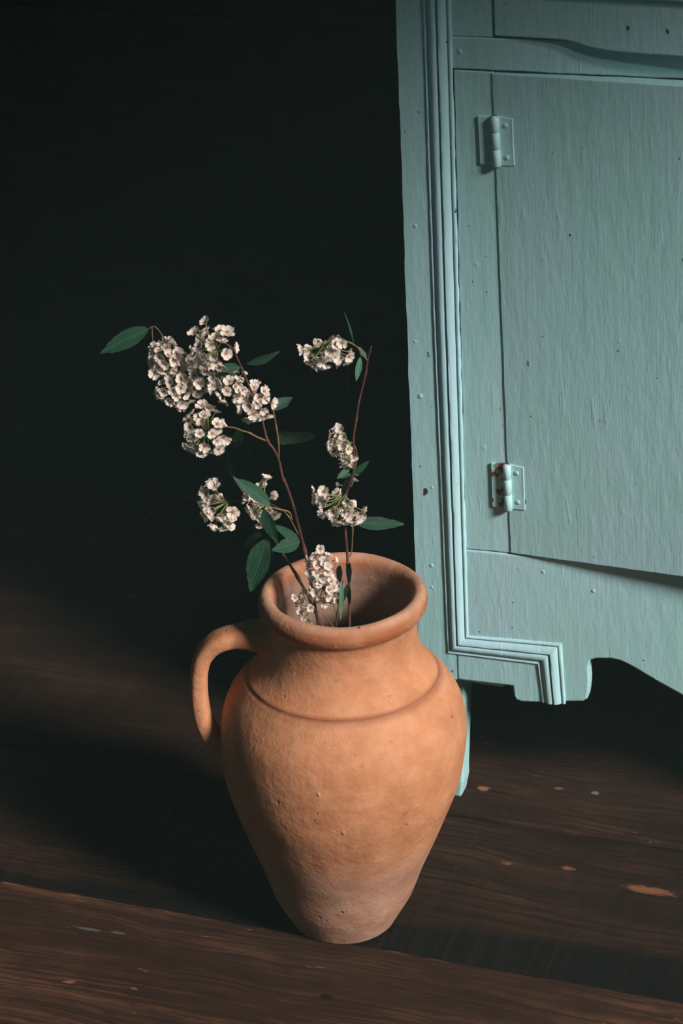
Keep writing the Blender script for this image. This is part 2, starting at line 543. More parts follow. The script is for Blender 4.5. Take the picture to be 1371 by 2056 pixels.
# outer stile
def lp(vlist, fn): return [(fn(v), v) for v in vlist]
up = [0.0, .117, .30, .51, .70, .866, TOPV]
board('stile', lp(up, le) + [(mc(TOPV), TOPV)] + lp(list(reversed(up)), lambda v: mc(v) - .002), 0, .022, M_PAINT, cab, .0011, .009, .002, 1)
RW = WID
board('stile', [(RW - .055, 0), (RW - .004, 0), (RW, TOPV), (RW - .055, TOPV)], 0, .022, M_PAINT, cab, .0009, .009, .002, 2)
# bottom rail with notched feet and scalloped apron
half = [(.0525, -.0003), (.1232, -.0006), (.1245, -.0150), (.1275, -.0200), (.134, -.0215), (.158, -.0195), (.189, -.0140), (.2130, -.0105), (.2178, -.0065),
        (.2205, .0200), (.2200, .0400), (.2225, .0490), (.2290, .0520), (.2353, .0530), (.2480, .0545), (.2600, .0530), (.2780, .0450), (.2960, .0350), (.3170, .0240), (.3400, .0120), (.3620, .0045), (.3850, .0005), (.4000, 0)]
mirror = [(WID - a, b) for a, b in reversed(half[:-1])]
railtop = .1845
board('bottom_rail', half + mirror + [(WID - .0525, railtop), (.0525, railtop)], .0003, .020, M_PAINT, cab, .0006, .008, .0022, 3)
# inner stiles beside the door
board('inner_stile', [(.0535 + .0143, railtop + .0012), (gap(railtop) - .0008, railtop + .0012), (gap(.5) - .0011, .5), (gap(.788) - .0008, .788), (mc(.788) + .0168, .788), (mc(.5) + .0163, .5)], .0008, .020, M_PAINT, cab, .0011, .005, .0014, 4)
board('inner_stile', [(WID - .13, railtop + .0012), (WID - .05, railtop + .0012), (WID - .05, .788), (WID - .13, .788)], .0008, .020, M_PAINT, cab, .0008, .006, .0014, 5)
# rail between drawer and door
board('middle_rail', [(mc(.79), .7896), (WID - .05, .7896), (WID - .05, .8265), (mc(.82), .8265)], .0002, .020, M_PAINT, cab, .0006, .006, .0016, 6)
board('drawer_stile', [(mc(.83), .8270), (.1232, .8270), (.1246, TOPV), (mc(TOPV), TOPV)], .0006, .020, M_PAINT, cab, .0004, .006, .0012, 7)
board('drawer_stile', [(WID - .125, .8270), (WID - .05, .8270), (WID - .05, TOPV), (WID - .125, TOPV)], .0006, .020, M_PAINT, cab, .0004, .006, .0012, 8)
board('top_rail', [(.1255, 1.10), (WID - .1255, 1.10), (WID - .1255, TOPV), (.1255, TOPV)], .0006, .020, M_PAINT, cab, .0005, .008, .0016, 9)
# carcass
bevel(bm_obj('side_panel', box_bm(.018, .034, .0222, DEP, .002, TOPV - .002), M_PAINT, cab), .002)
bevel(bm_obj('side_panel', box_bm(WID - .034, WID - .016, .0222, DEP, .002, TOPV - .002), M_PAINT, cab), .002)
bm_obj('back_panel', box_bm(.034, WID - .034, DEP - .012, DEP, .06, TOPV - .002), M_INNER, cab)
bm_obj('bottom_panel', box_bm(.034, WID - .034, .0205, DEP - .012, .075, .092), M_INNER, cab)
bm_obj('shelf', box_bm(.034, WID - .034, .0205, DEP - .012, .803, .818), M_INNER, cab)
bevel(board('top_panel', [(-.012, TOPV), (WID + .02, TOPV), (WID + .02, TOPV + .024), (-.012, TOPV + .024)], -.022, DEP + .005, M_PAINT, cab, .0005, .02, 0, 10), .004)
bevel(board('base_batten', [(.016, -.0085), (.1085, -.0115), (.1090, .0010), (.016, .0015)], .012, .036, M_PAINT, cab, .0005, .008, 0, 11), .0015)
# legs
def leg(x, y, parent):
    bm = bmesh.new()
    zt = .012
    # length down to the floor under the leaning carcass
    zb = -(OZ - math.sin(LEAN) * x) / math.cos(LEAN) - .0005
    rings = []
    for t, w, dx in ((0, .0205, 0), (.12, .0200, 0), (.80, .0160, -.004), (.88, .0165, -.005), (1, .0130, -.006)):
        z = zt + (zb - zt) * t
        rings.append([bm.verts.new((x + dx + sx * w, y + sy * w, z)) for sx, sy in ((-1, -1), (1, -1), (1, 1), (-1, 1))])
    for a, b in zip(rings, rings[1:]):
        for k_ in range(4):
            bm.faces.new((a[k_], a[(k_ + 1) % 4], b[(k_ + 1) % 4], b[k_]))
    bm.faces.new(rings[0]); bm.faces.new(list(reversed(rings[-1])))
    return bevel(bm_obj('leg', bm, M_PAINT, parent), .004, 3)
for lx in (.0340, WID - .040):
    for ly in (.044, DEP - .035):
        leg(lx, ly, cab)

# reeded moulding, mitred round the foot
PROF = [(-1.0, 0.0), (-.99, .0010), (-.92, .0019), (-.84, .0017), (-.78, .0008), (-.74, .0003), (-.70, .0007), (-.62, .0026), (-.48, .0042), (-.32, .0050), (-.16, .0047), (-.05, .0038), (-.01, .0004),
        (.04, .0004), (.07, .0046), (.12, .0053), (.24, .0051), (.40, .0041), (.56, .0026), (.66, .0013), (.70, .0004), (.74, .0018), (.84, .0024), (.95, .0018), (1.0, .0006), (1.0, 0.0)]
def moulding(path, widths, parent):
    P = [Vector((a, 0, b)) for a, b in path]
    offs = []
    for i in range(len(P)):
        d0 = (P[i] - P[i - 1]).normalized() if i > 0 else None
        d1 = (P[i + 1] - P[i]).normalized() if i < len(P) - 1 else None
        nr = lambda d: Vector((-d.z, 0, d.x))          # to the right of travel turned into the face plane
        if d0 is None: v = nr(d1)
        elif d1 is None: v = nr(d0)
        else:
            v = (nr(d0) + nr(d1)).normalized()
            v = v / max(.3, v.dot(nr(d0)))
        offs.append(v)
    for i in range(len(P) - 1):
        bm = bmesh.new()
        L = (P[i + 1] - P[i]).length
        n = max(2, int(L / .012))
        rings = []
        for j in range(n + 1):
            t = j / n
            c = P[i].lerp(P[i + 1], t)
            o_ = offs[i].lerp(offs[i + 1], t)
            w = widths[i] + (widths[i + 1] - widths[i]) * t
            ring = []
            for q, (s, h) in enumerate(PROF):
                wob = noise.noise(Vector((c.x * 40 + s * 3, c.z * 26, i * 3.1))) * .00028
                ed = noise.noise(Vector((c.x * 90, c.z * 90, q * 1.7))) * (.0011 if q in (0, 1, len(PROF) - 3, len(PROF) - 2, len(PROF) - 1) else .0003)
                p = c + o_ * (s * w + ed)
                ring.append(bm.verts.new((p.x, -(h * 1.05 + (wob if h > 0 else 0)) + (.0006 if h == 0 else 0), p.z)))
            rings.append(ring)
        m_ = len(PROF)
        for j in range(n):
            for q in range(m_):
                bm.faces.new((rings[j][q], rings[j][(q + 1) % m_], rings[j + 1][(q + 1) % m_], rings[j + 1][q]))
        bm.faces.new(rings[0]); bm.faces.new(list(reversed(rings[-1])))
        o = bm_obj('moulding', bm, M_PAINT_MOULD, parent, True)
        es = o.modifiers.new('split', 'EDGE_SPLIT'); es.split_angle = math.radians(48)
moulding([(mc(TOPV), TOPV), (mc(.5), .5), (.0548, .0512), (.1715, .0520), (.1760, -.0168)], [.0165, .0160, .0140, .0165, .0150], cab)
moulding([(WID - .0600, TOPV), (WID - .0548, .0512), (WID - .1715, .0520), (WID - .1760, -.0160)], [-.0165, -.0140, -.0165, -.0150], cab)

# door, standing slightly open on its hinges
door = empty('door', (gap(.48), .0, 0), (0, math.radians(.42), 0))
door.parent = cab
DA = math.radians(-5.2)
hng = Matrix.Rotation(DA, 4, 'Z')
door.matrix_local = Matrix.Translation((gap(.48), .0, 0)) @ Matrix.Rotation(math.radians(-.52), 4, 'Y') @ hng
DW = WID - .13 - gap(.48)
DZ0, DZ1 = .1865, .7868
board('door_panel', [(.0011, DZ0), (DW - .003, DZ0), (DW - .003, DZ1), (.0011, DZ1)], -.0006, .020, M_PAINT, door, .0007, .006, .0013, 21)
bm = bmesh.new()
prof = [(0, .0), (.009, .0), (.008, -.012), (.014, -.020), (.017, -.028), (.012, -.034), (0, -.035)]
rings = [[bm.verts.new((DW - .04 + r * math.cos(a * math.pi / 8), yv, .50 + r * math.sin(a * math.pi / 8))) for a in range(16)] for r, yv in prof[1:-1]]
for a, b in zip(rings, rings[1:]):
    for q in range(16): bm.faces.new((a[q], a[(q + 1) % 16], b[(q + 1) % 16], b[q]))
bm.faces.new(rings[0]); bm.faces.new(rings[-1])
bm_obj('knob', bm, M_PAINT, door, True)

# drawer, warped front pulled a little at one end
drawer = empty('drawer', (0, 0, 0))
drawer.parent = cab
drawer.matrix_local = Matrix.Translation((.1246, .0, 0)) @ Matrix.Rotation(math.radians(-4.0), 4, 'Z')
DWW = WID - .25
low = [(0.0, .8292)] + [(x, .8285 + .0012 * math.sin(x * 30)) for x in (.03, .06, .082)] + [(.095, .8268), (.112, .8225), (.128, .8205), (.17, .8192), (.25, .8190), (DWW * .7, .8190), (DWW - .004, .8200)]
board('drawer_front', low + [(DWW - .004, 1.095), (.0010, 1.095)], -.0010, .020, M_PAINT, drawer, .0005, .008, .0018, 31)
board('drawer_bead', [(.014, .8805), (DWW - .02, .8795), (DWW - .02, .8905), (.014, .8900)], -.0052, -.0008, M_PAINT, drawer, .0004, .012, .0022, 32)
bm_obj('drawer_box', box_bm(.02, DWW - .03, .020, .30, .835, 1.06), M_INNER, drawer)

# butt hinges
def cyl(bm, cx, cy, z0, z1, r, seg=16, ax='Z', cap=.0006):
    rr = ((z0, r - cap), (z0 + cap, r), (z1 - cap, r), (z1, r - cap))
    rings = []
    for z, rad in rr:
        ring = []
        for q in range(seg):
            a = 2 * math.pi * q / seg
            if ax == 'Z': ring.append(bm.verts.new((cx + rad * math.cos(a), cy + rad * math.sin(a), z)))
            else: ring.append(bm.verts.new((cx + rad * math.cos(a), z, cy + rad * math.sin(a))))
        rings.append(ring)
    for a, b in zip(rings, rings[1:]):
        for q in range(seg): bm.faces.new((a[q], a[(q + 1) % seg], b[(q + 1) % seg], b[q]))
    bm.faces.new(rings[0]); bm.faces.new(rings[-1])

def hinge(x, z0, z1, mat, lab, seed, tilt, left=None):
    h = empty('hinge', (0, 0, 0))
    h.parent = cab
    h['label'] = lab
    h.matrix_local = Matrix.Translation((x, 0, (z0 + z1) / 2)) @ Matrix.Rotation(math.radians(tilt), 4, 'Y')
    H = (z1 - z0) / 2
    t = .0022
    board('hinge_plate', [(-.0205, -H + .001), (-.0015, -H), (-.0015, H), (-.0205, H - .001)], -t, .0012, left or mat, h, .0004, .005, .0007, seed)
    rp = board('hinge_plate', [(.0010, -H), (.0205, -H + .001), (.0205, H - .002), (.0010, H)], -t, .0012, mat, h, .0004, .005, .0007, seed + 1)
    rp.matrix_local = Matrix.Rotation(DA, 4, 'Z')
    # knuckles round the pin
    cuts = (-H, -H * .30, H * .38, H)
    for a, b in zip(cuts, cuts[1:]):
        bm = bmesh.new()
        cyl(bm, .0002, -.0050, a + .0004, b - .0004, .0050)
        bm_obj('knuckle', bm, mat, h, True)
    bm = bmesh.new()
    cyl(bm, .0002, -.0050, -H - .0010, H + .0010, .0040)
    bm_obj('pin', bm, M_PAINT_RUST, h, True)
    for sx in (-1, 1):
        for sz in (-1, 1):
            bm = bmesh.new()
            cyl(bm, 0, 0, -.0007, .0010, .0031, 14, 'Y', .0004)
            s = bm_obj('screw', bm, mat, h, True)
            s.matrix_local = (Matrix.Rotation(DA, 4, 'Z') if sx > 0 else Matrix()) @ Matrix.Translation((sx * .0118, -t, sz * H * .64))
    return h
hinge(.1240, .6795, .7380, M_PAINT_HINGE, 'upper butt hinge painted over in teal', 41, -1.2)
hinge(.1258, .2470, .3070, M_PAINT_HINGE, 'lower butt hinge with rust showing through paint', 51, -.6, M_PAINT_RUST)

# nail heads and paint blisters on the frame
for nx, nz, r in ((.0845, .8095, .0030), (.0235, .60, .0028), (.0205, .385, .0036), (.0170, .455, .0022), (.0250, .158, .0030), (.0240, .128, .0024),
                  (.1660, .1650, .0022), (.2280, .1460, .0026), (.0300, .265, .0022), (.1075, .0650, .0014), (.150, .8900, .0022)):
    bm = bmesh.new()
    bmesh.ops.create_uvsphere(bm, u_segments=12, v_segments=8, radius=r)
    o = bm_obj('nail_head', bm, M_PAINT, cab, True)
    o.location = (nx, .0002, nz)
    o.scale = (1, .30, 1)

# ================================================================== terracotta jar
RIGHT = Vector((math.cos(math.radians(19)), math.sin(math.radians(19)), 0))
SHEAR = .0249
jar = empty('terracotta_jar', (RIGHT.x * -.0012, RIGHT.y * -.0012, .0012))
tag(jar, 'terracotta jar with one handle and incised shoulder ring, standing on floor planks', 'jar')
OUT = [(.0000, 0.0), (.056, .0), (.0610, .0), (.0634, .0010), (.0645, .0035), (.0660, .0065), (.0690, .0120), (.0730, .020), (.084, .042), (.0964, .080), (.1113, .120), (.1253, .160), (.1380, .200), (.1425, .235), (.1436, .262),
       (.1408, .288), (.1330, .310), (.1228, .325), (.1150, .3345), (.1142, .3355), (.1120, .3367), (.1095, .3393), (.1096, .3405), (.1085, .3415), (.0990, .352), (.0918, .363), (.0872, .377),
       (.0855, .392), (.0852, .404), (.0862, .414), (.0885, .4195), (.0925, .4225), (.0957, .4270), (.0966, .4335), (.0956, .4400), (.0925, .4452), (.0880, .4475), (.0835, .4462), (.0795, .4420), (.0775, .4350),
       (.0768, .4220), (.0765, .400), (.0785, .378), (.0850, .358), (.1000, .338), (.1180, .315), (.1280, .290), (.1320, .255), (.1275, .200), (.1150, .160), (.0860, .080), (.0640, .030), (.0500, .016), (.0000, .014)]
def dense(prof):
    v = [Vector((a, 0, b)) for a, b in prof]
    out = []
    for i in range(len(v) - 1):
        k_ = max(1, int((v[i + 1] - v[i]).length / .009))
        for j in range(k_):
            # gentle smoothing between the measured points
            t = j / k_
            p0 = v[max(0, i - 1)]; p1 = v[i]; p2 = v[i + 1]; p3 = v[min(len(v) - 1, i + 2)]
            lin = p1.lerp(p2, t)
            cat = .5 * ((2 * p1) + (p2 - p0) * t + (2 * p0 - 5 * p1 + 4 * p2 - p3) * t * t + (3 * p1 - p0 - 3 * p2 + p3) * t ** 3)
            q = cat if (p2 - p1).length > .006 else lin
            out.append((max(0, q.x), max(0, q.z)))
    out.append((prof[-1][0], prof[-1][1]))
    return out
def jarpos(r, a, z):
    rr = r * (1 + .0055 * noise.noise(Vector((math.cos(a) * 1.6, math.sin(a) * 1.6, z * 7))) + .0030 * noise.noise(Vector((math.cos(a) * 4, math.sin(a) * 4, z * 26))))
    dz = .0016 * noise.noise(Vector((math.cos(a) * 1.3, math.sin(a) * 1.3, 9))) * min(1, z / .1)
    return Vector((rr * math.cos(a) + RIGHT.x * SHEAR * z, rr * math.sin(a) + RIGHT.y * SHEAR * z, z + dz))
NS = 144
bm = bmesh.new()
dp = dense(OUT)
rings = []
for r, z in dp:
    if r < 1e-5: rings.append([bm.verts.new((RIGHT.x * SHEAR * z, RIGHT.y * SHEAR * z, z))])
    else: rings.append([bm.verts.new(jarpos(r, 2 * math.pi * q / NS, z)) for q in range(NS)])
for a, b in zip(rings, rings[1:]):
    for q in range(NS):
        q2 = (q + 1) % NS
        if len(a) == 1: bm.faces.new((a[0], b[q2], b[q]))
        elif len(b) == 1: bm.faces.new((a[q], a[q2], b[0]))
        else: bm.faces.new((a[q], a[q2], b[q2], b[q]))
IN_START = next(i for i, (r, z) in enumerate(dp) if r < .0800 and .435 < z < .4450 and i > len(dp) * .5)
body = bm_obj('body', bm, M_CLAY, jar, True)
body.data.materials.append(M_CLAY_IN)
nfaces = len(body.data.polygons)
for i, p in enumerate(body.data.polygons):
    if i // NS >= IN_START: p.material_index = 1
# strap handle
hp = [(-.074, .392), (-.092, .3905), (-.112, .3910), (-.132, .3885), (-.148, .3810), (-.1595, .3670), (-.1650, .3480), (-.1665, .3250), (-.1655, .3000), (-.1620, .2800), (-.1545, .2620), (-.1430, .2480), (-.132, .238)]
path = catmull([(s, 0, z) for s, z in hp], 6)
bm = bmesh.new()
rings = []
FWD = Vector((-RIGHT.y, RIGHT.x, 0))
for i, p in enumerate(path):
    t = (path[min(i + 1, len(path) - 1)] - path[max(0, i - 1)]).normalized()
    nrm = Vector((-t.z, 0, t.x))
    f = i / (len(path) - 1)
    wd = .0205 - .0035 * math.sin(f * math.pi) + .010 * max(0, .22 - f) / .22 + .006 * max(0, f - .85) / .15
    thk = .0114 - .0010 * math.sin(f * math.pi) + .008 * max(0, .20 - f) / .2 - .002 * max(0, f - .8) / .2
    ring = []
    for q in range(24):
        a = 2 * math.pi * q / 24
        ca, sa = math.cos(a), math.sin(a)
        e = .68
        uu = math.copysign(abs(ca) ** e, ca) * thk
        vv = math.copysign(abs(sa) ** e, sa) * wd
        l = p + nrm * uu
        wob = 1 + .03 * noise.noise(Vector((f * 9, ca * 2, sa * 2)))
        pos = RIGHT * (l.x + SHEAR * l.z) + FWD * vv * wob + Vector((0, 0, l.z))
        ring.append(bm.verts.new(pos))
    rings.append(ring)
for a, b in zip(rings, rings[1:]):
    for q in range(24):
        bm.faces.new((a[q], a[(q + 1) % 24], b[(q + 1) % 24], b[q]))
bm.faces.new(rings[0]); bm.faces.new(list(reversed(rings[-1])))
bm_obj('handle', bm, M_CLAY_HANDLE, jar, True)

# ================================================================== flowering branches
BRANCHES = {'A': {'label': 'tallest flowering branch arching left, with six pale blossom clusters',
       'stem': ([(-0.0209, 0.014, 0.2262), (-0.0169, 0.0047, 0.3474), (-0.021, -0.0072, 0.4288), (-0.0286, -0.0099, 0.4914), (-0.0335, -0.0115, 0.5219), (-0.0397, -0.0137, 0.5553),
                 (-0.0462, -0.0159, 0.5816), (-0.0499, -0.0172, 0.5929), (-0.0533, -0.0184, 0.6145), (-0.0585, -0.0202, 0.6281), (-0.0639, -0.022, 0.6375), (-0.0673, -0.0232, 0.6558),
                 (-0.0694, -0.0239, 0.6691), (-0.0743, -0.0256, 0.6873), (-0.0803, -0.0277, 0.7048), (-0.0862, -0.0297, 0.7228), (-0.0926, -0.0319, 0.742), (-0.0987, -0.034, 0.7527),
                 (-0.1062, -0.0366, 0.7571)],
                0.0021, 0.0008),
       'twigs': [([(-0.0528, -0.0182, 0.6157), (-0.0526, -0.0181, 0.6352), (-0.0544, -0.0187, 0.6553), (-0.0564, -0.0194, 0.6716), (-0.0591, -0.0204, 0.6814), (-0.063, -0.0217, 0.6869)], 0.001,
                  0.0006),
                 ([(-0.0634, -0.0218, 0.6368), (-0.0741, -0.0255, 0.6421), (-0.0827, -0.0285, 0.6479), (-0.0893, -0.0307, 0.6505), (-0.0979, -0.0337, 0.6545), (-0.1082, -0.0373, 0.6561),
                   (-0.1156, -0.0398, 0.6533)],
                  0.001, 0.0006),
                 ([(-0.0405, -0.0182, 0.54), (-0.0412, -0.0248, 0.5537), (-0.0524, -0.0307, 0.5589), (-0.0663, -0.0355, 0.5644), (-0.0789, -0.0378, 0.5669), (-0.093, -0.0426, 0.5693),
                   (-0.1055, -0.0469, 0.5692)],
                  0.001, 0.0006),
                 ([(-0.0357, -0.0123, 0.5195), (-0.041, -0.0141, 0.5335), (-0.0464, -0.016, 0.545), (-0.0585, -0.0096, 0.549), (-0.0724, -0.0038, 0.5506)], 0.0008, 0.0005),
                 ([(-0.0743, -0.0256, 0.6873), (-0.0832, -0.0286, 0.6984), (-0.0915, -0.0315, 0.7076), (-0.0996, -0.0343, 0.7109)], 0.0008, 0.0005)],
       'clusters': [((-0.1157, -0.0271, 0.7421), (-0.3452, -0.7522, 0.5613), 0.0235, 95, 26, 0.0063, [(-0.1218, -0.042, 0.7804), (-0.1, -0.0344, 0.7686), (-0.1331, -0.0458, 0.7692)]),
                    ((-0.1042, -0.0232, 0.7013), (-0.0856, -0.8482, 0.5227), 0.0185, 90, 19, 0.0063, [(-0.1158, -0.0399, 0.7156), (-0.1173, -0.0404, 0.7056)]),
                    ((-0.0792, -0.0146, 0.68), (0.1054, -0.974, 0.2005), 0.0198, 90, 21, 0.0063, [(-0.0652, -0.0225, 0.6971)]),
                    ((-0.1307, -0.0291, 0.643), (-0.2853, -0.9114, 0.2967), 0.0265, 100, 34, 0.0063, [(-0.1308, -0.0419, 0.6808), (-0.109, -0.0343, 0.6395), (-0.1162, -0.0368, 0.6519)]),
                    ((-0.1045, -0.0466, 0.5691), (-0.8396, -0.364, -0.4032), 0.0284, 78, 24, 0.0063, [(-0.1127, -0.0621, 0.5947), (-0.0959, -0.0563, 0.562)]),
                    ((-0.0741, -0.0023, 0.5496), (-0.978, -0.0426, -0.2042), 0.0247, 95, 24, 0.0063, [])],
       'leaves': [((-0.0818, -0.0282, 0.7304), (-0.0471, -0.0162, 0.7432), (0.4453, -0.7202, -0.5321), 0.016, 0.15, 0),
                  ((-0.0584, -0.0201, 0.6741), (-0.0425, 0.0065, 0.6804), (0.1338, -0.3012, 0.9441), 0.0158, 0.15, 0),
                  ((-0.0505, -0.0174, 0.6485), (-0.0257, 0.0229, 0.622), (0.3208, -0.6502, -0.6887), 0.0394, 0.15, 0),
                  ((-0.086, -0.0296, 0.7276), (-0.1215, -0.0418, 0.7241), (0.1594, -0.6677, 0.7271), 0.0105, 0.15, 0),
                  ((-0.0911, -0.025, 0.7179), (-0.1274, -0.0375, 0.7097), (0.3012, -0.9471, 0.1105), 0.0099, 0.15, 0),
                  ((-0.0861, -0.0349, 0.648), (-0.0702, -0.0295, 0.5919), (-0.6675, -0.6987, -0.2572), 0.006, 0.15, 0),
                  ((-0.0919, -0.0211, 0.6452), (-0.1036, -0.0251, 0.6267), (-0.527, -0.6964, 0.4872), 0.0192, 0.15, 0),
                  ((-0.1117, -0.0279, 0.6325), (-0.1079, -0.0266, 0.59), (-0.6936, -0.7153, -0.0849), 0.0425, 0.15, 0),
                  ((-0.0853, -0.0241, 0.6643), (-0.0871, -0.0247, 0.645), (-0.5544, -0.8284, 0.0801), 0.0134, 0.15, 0),
                  ((-0.0532, -0.05, 0.5733), (-0.0895, -0.0626, 0.6089), (0.7141, -0.3533, 0.6043), 0.0181, 0.15, 0),
                  ((-0.0601, -0.0524, 0.5686), (-0.0482, -0.0483, 0.5247), (-0.0388, -0.9939, -0.1032), 0.0164, 0.15, 0),
                  ((-0.0334, -0.0147, 0.5121), (-0.0605, -0.024, 0.5358), (0.6193, -0.6374, 0.4586), 0.0109, 0.15, 0),
                  ((-0.0334, -0.0147, 0.5121), (-0.0562, -0.0437, 0.5137), (0.7468, -0.57, 0.3426), 0.0169, 0.15, 0),
                  ((-0.0613, -0.0444, 0.5271), (-0.0787, -0.061, 0.4664), (-0.0272, -0.9623, 0.2706), 0.0268, 0.15, 0),
                  ((-0.0593, -0.0373, 0.5213), (-0.0651, -0.0393, 0.4799), (-0.4197, -0.9019, 0.1022), 0.0177, 0.15, 0),
                  ((-0.1371, -0.026, 0.6132), (-0.1568, -0.0328, 0.565), (-0.7933, -0.4668, 0.3908), 0.0527, 0.15, 0),
                  ((-0.0849, 0.0025, 0.5047), (-0.107, -0.0051, 0.4883), (-0.5475, -0.177, 0.8179), 0.0297, 0.15, 0)]},
 'B': {'label': 'dark-stemmed flowering branch with a ball of blossom and one long leaf at its drooping tip',
       'stem': ([(-0.0078, 0.0079, 0.2458), (-0.0093, 0.0021, 0.3699), (-0.0217, 0.0031, 0.4069), (-0.0402, 0.002, 0.4502), (-0.0589, 0.0009, 0.4835), (-0.0797, 0.0043, 0.5172),
                 (-0.097, -0.0017, 0.5494), (-0.1121, -0.0069, 0.5794), (-0.1261, -0.0117, 0.6079), (-0.1378, -0.0157, 0.6378), (-0.1483, -0.0194, 0.6687), (-0.1574, -0.0225, 0.695),
                 (-0.1663, -0.0255, 0.7234), (-0.1739, -0.0282, 0.7445), (-0.1799, -0.0302, 0.7577), (-0.1846, -0.0318, 0.7644), (-0.1882, -0.0331, 0.7651), (-0.1914, -0.0342, 0.7628)],
                0.002, 0.0006),
       'twigs': [([(-0.1882, -0.0331, 0.7651), (-0.1883, -0.0331, 0.7539), (-0.1876, -0.0329, 0.7391)], 0.0005, 0.0004),
                 ([(-0.1528, -0.0209, 0.6839), (-0.1491, -0.0196, 0.6958), (-0.1449, -0.0182, 0.7065)], 0.0008, 0.0005)],
       'clusters': [((-0.1774, -0.0251, 0.7268), (0.1321, -0.8568, 0.4984), 0.0173, 110, 28, 0.0063, [(-0.185, -0.0404, 0.714), (-0.1658, -0.0338, 0.7169)]),
                    ((-0.1648, -0.025, 0.6934), (0.2051, -0.9281, 0.3108), 0.021, 95, 28, 0.0063, [(-0.1577, -0.0353, 0.6759), (-0.1761, -0.0416, 0.6904)]),
                    ((-0.1444, -0.018, 0.7065), (0.3329, -0.8007, 0.498), 0.0198, 95, 24, 0.0063, [(-0.1447, -0.0308, 0.7275)])],
       'leaves': [((-0.1914, -0.0342, 0.7628), (-0.244, -0.0523, 0.7363), (-0.0093, -0.8169, 0.5767), 0.0211, 0.15, 0),
                  ((-0.1735, -0.0174, 0.7251), (-0.1778, -0.0189, 0.7402), (0.9409, -0.2289, 0.2496), 0.0096, 0.15, 0),
                  ((-0.1466, -0.0082, 0.7122), (-0.1525, -0.0102, 0.7303), (0.9525, -0.0457, 0.301), 0.0173, 0.15, 0)]},
 'C': {'label': 'upright flowering branch with bare reddish tip and three blossom clusters beside cabinet',
       'stem': ([(0.0007, 0.0108, 0.2318), (0.0119, 0.0094, 0.3493), (0.0178, 0.0009, 0.4425), (0.0176, 0.0008, 0.4752), (0.0171, 0.0006, 0.4974), (0.0158, 0.0002, 0.5284), (0.0164, 0.0004, 0.5509),
                 (0.018, 0.0009, 0.5725), (0.0225, 0.0025, 0.586), (0.0259, 0.0036, 0.5975), (0.0274, 0.0041, 0.6152), (0.0273, 0.0041, 0.6305), (0.0276, 0.0042, 0.6432), (0.03, 0.005, 0.6576),
                 (0.0318, 0.0057, 0.6702), (0.0348, 0.0067, 0.6875), (0.0394, 0.0083, 0.7063), (0.0422, 0.0093, 0.7199), (0.044, 0.0099, 0.7322), (0.0463, 0.0107, 0.7415), (0.048, 0.0112, 0.7491)],
                0.002, 0.0008),
       'twigs': [([(0.0183, 0.0053, 0.4901), (0.0207, 0.0061, 0.4989), (0.0225, 0.0067, 0.531), (0.0207, 0.0061, 0.5424), (0.0176, 0.0039, 0.5524)], 0.0009, 0.0006),
                 ([(0.044, 0.0099, 0.7322), (0.0391, 0.0082, 0.7394), (0.0352, 0.0068, 0.7466), (0.0302, 0.0051, 0.7515), (0.0252, 0.0034, 0.7546), (0.0192, 0.0013, 0.7571), (0.0111, -0.0015, 0.7586),
                   (0.0049, -0.0036, 0.7577)],
                  0.0009, 0.0005),
                 ([(0.0259, 0.0036, 0.5975), (0.0287, 0.0046, 0.606), (0.0301, 0.0051, 0.6182), (0.0293, 0.0048, 0.6274), (0.0263, 0.0038, 0.6336), (0.0237, 0.0029, 0.6349)], 0.0008, 0.0005),
                 ([(0.0131, -0.0008, 0.758), (0.0091, -0.0021, 0.7616), (0.005, -0.0036, 0.7594), (0.0053, -0.0035, 0.7536), (0.0089, -0.0022, 0.7523)], 0.0004, 0.0003)],
       'clusters': [((0.0024, -0.0045, 0.7572), (-0.1025, -0.0468, -0.9936), 0.0284, 74, 24, 0.006, [(0.0148, -0.0129, 0.7574), (0.022, -0.0104, 0.7594), (0.0121, -0.0138, 0.7493)]),
                    ((0.0242, 0.0031, 0.6336), (-0.7377, -0.6082, -0.293), 0.0222, 78, 24, 0.005, [(0.0182, -0.0117, 0.6566), (0.0202, -0.011, 0.6141), (0.0238, -0.0098, 0.6116)]),
                    ((0.0164, 0.0004, 0.5714), (-0.3619, -0.3119, -0.8785), 0.0321, 76, 30, 0.0063,
                     [(-0.0015, -0.0185, 0.5806), (0.0232, -0.01, 0.5686), (0.0197, -0.0112, 0.5551), (0.0291, -0.008, 0.5535)]),
                    ((0.0234, 0.0028, 0.5798), (0.0504, 0.2783, 0.9592), 0.0062, 20, 1, 0.005, []), ((0.0167, 0.0004, 0.5819), (-0.8583, -0.3274, 0.3952), 0.0074, 20, 1, 0.004, [])],
       'leaves': [((0.0426, 0.0094, 0.7358), (0.0357, 0.007, 0.7484), (0.242, -0.969, -0.0499), 0.0059, 0.15, 1),
                  ((0.0365, 0.0073, 0.7366), (0.0322, 0.0058, 0.7078), (0.4135, -0.9104, -0.0148), 0.0069, 0.15, 1),
                  ((0.0271, 0.0146, 0.7483), (0.0188, 0.0118, 0.7854), (0.9612, 0.159, 0.2255), 0.0072, 0.15, 0),
                  ((0.0186, 0.0223, 0.7383), (0.0154, 0.0212, 0.6752), (-0.8517, -0.5215, 0.0515), 0.0086, 0.15, 0),
                  ((0.0269, 0.004, 0.5963), (0.0429, 0.0095, 0.611), (0.4188, -0.9004, -0.1178), 0.0086, 0.15, 0),
                  ((0.0257, -0.007, 0.6105), (0.0123, -0.0116, 0.5951), (0.3374, -0.9413, -0.0116), 0.0072, 0.15, 1),
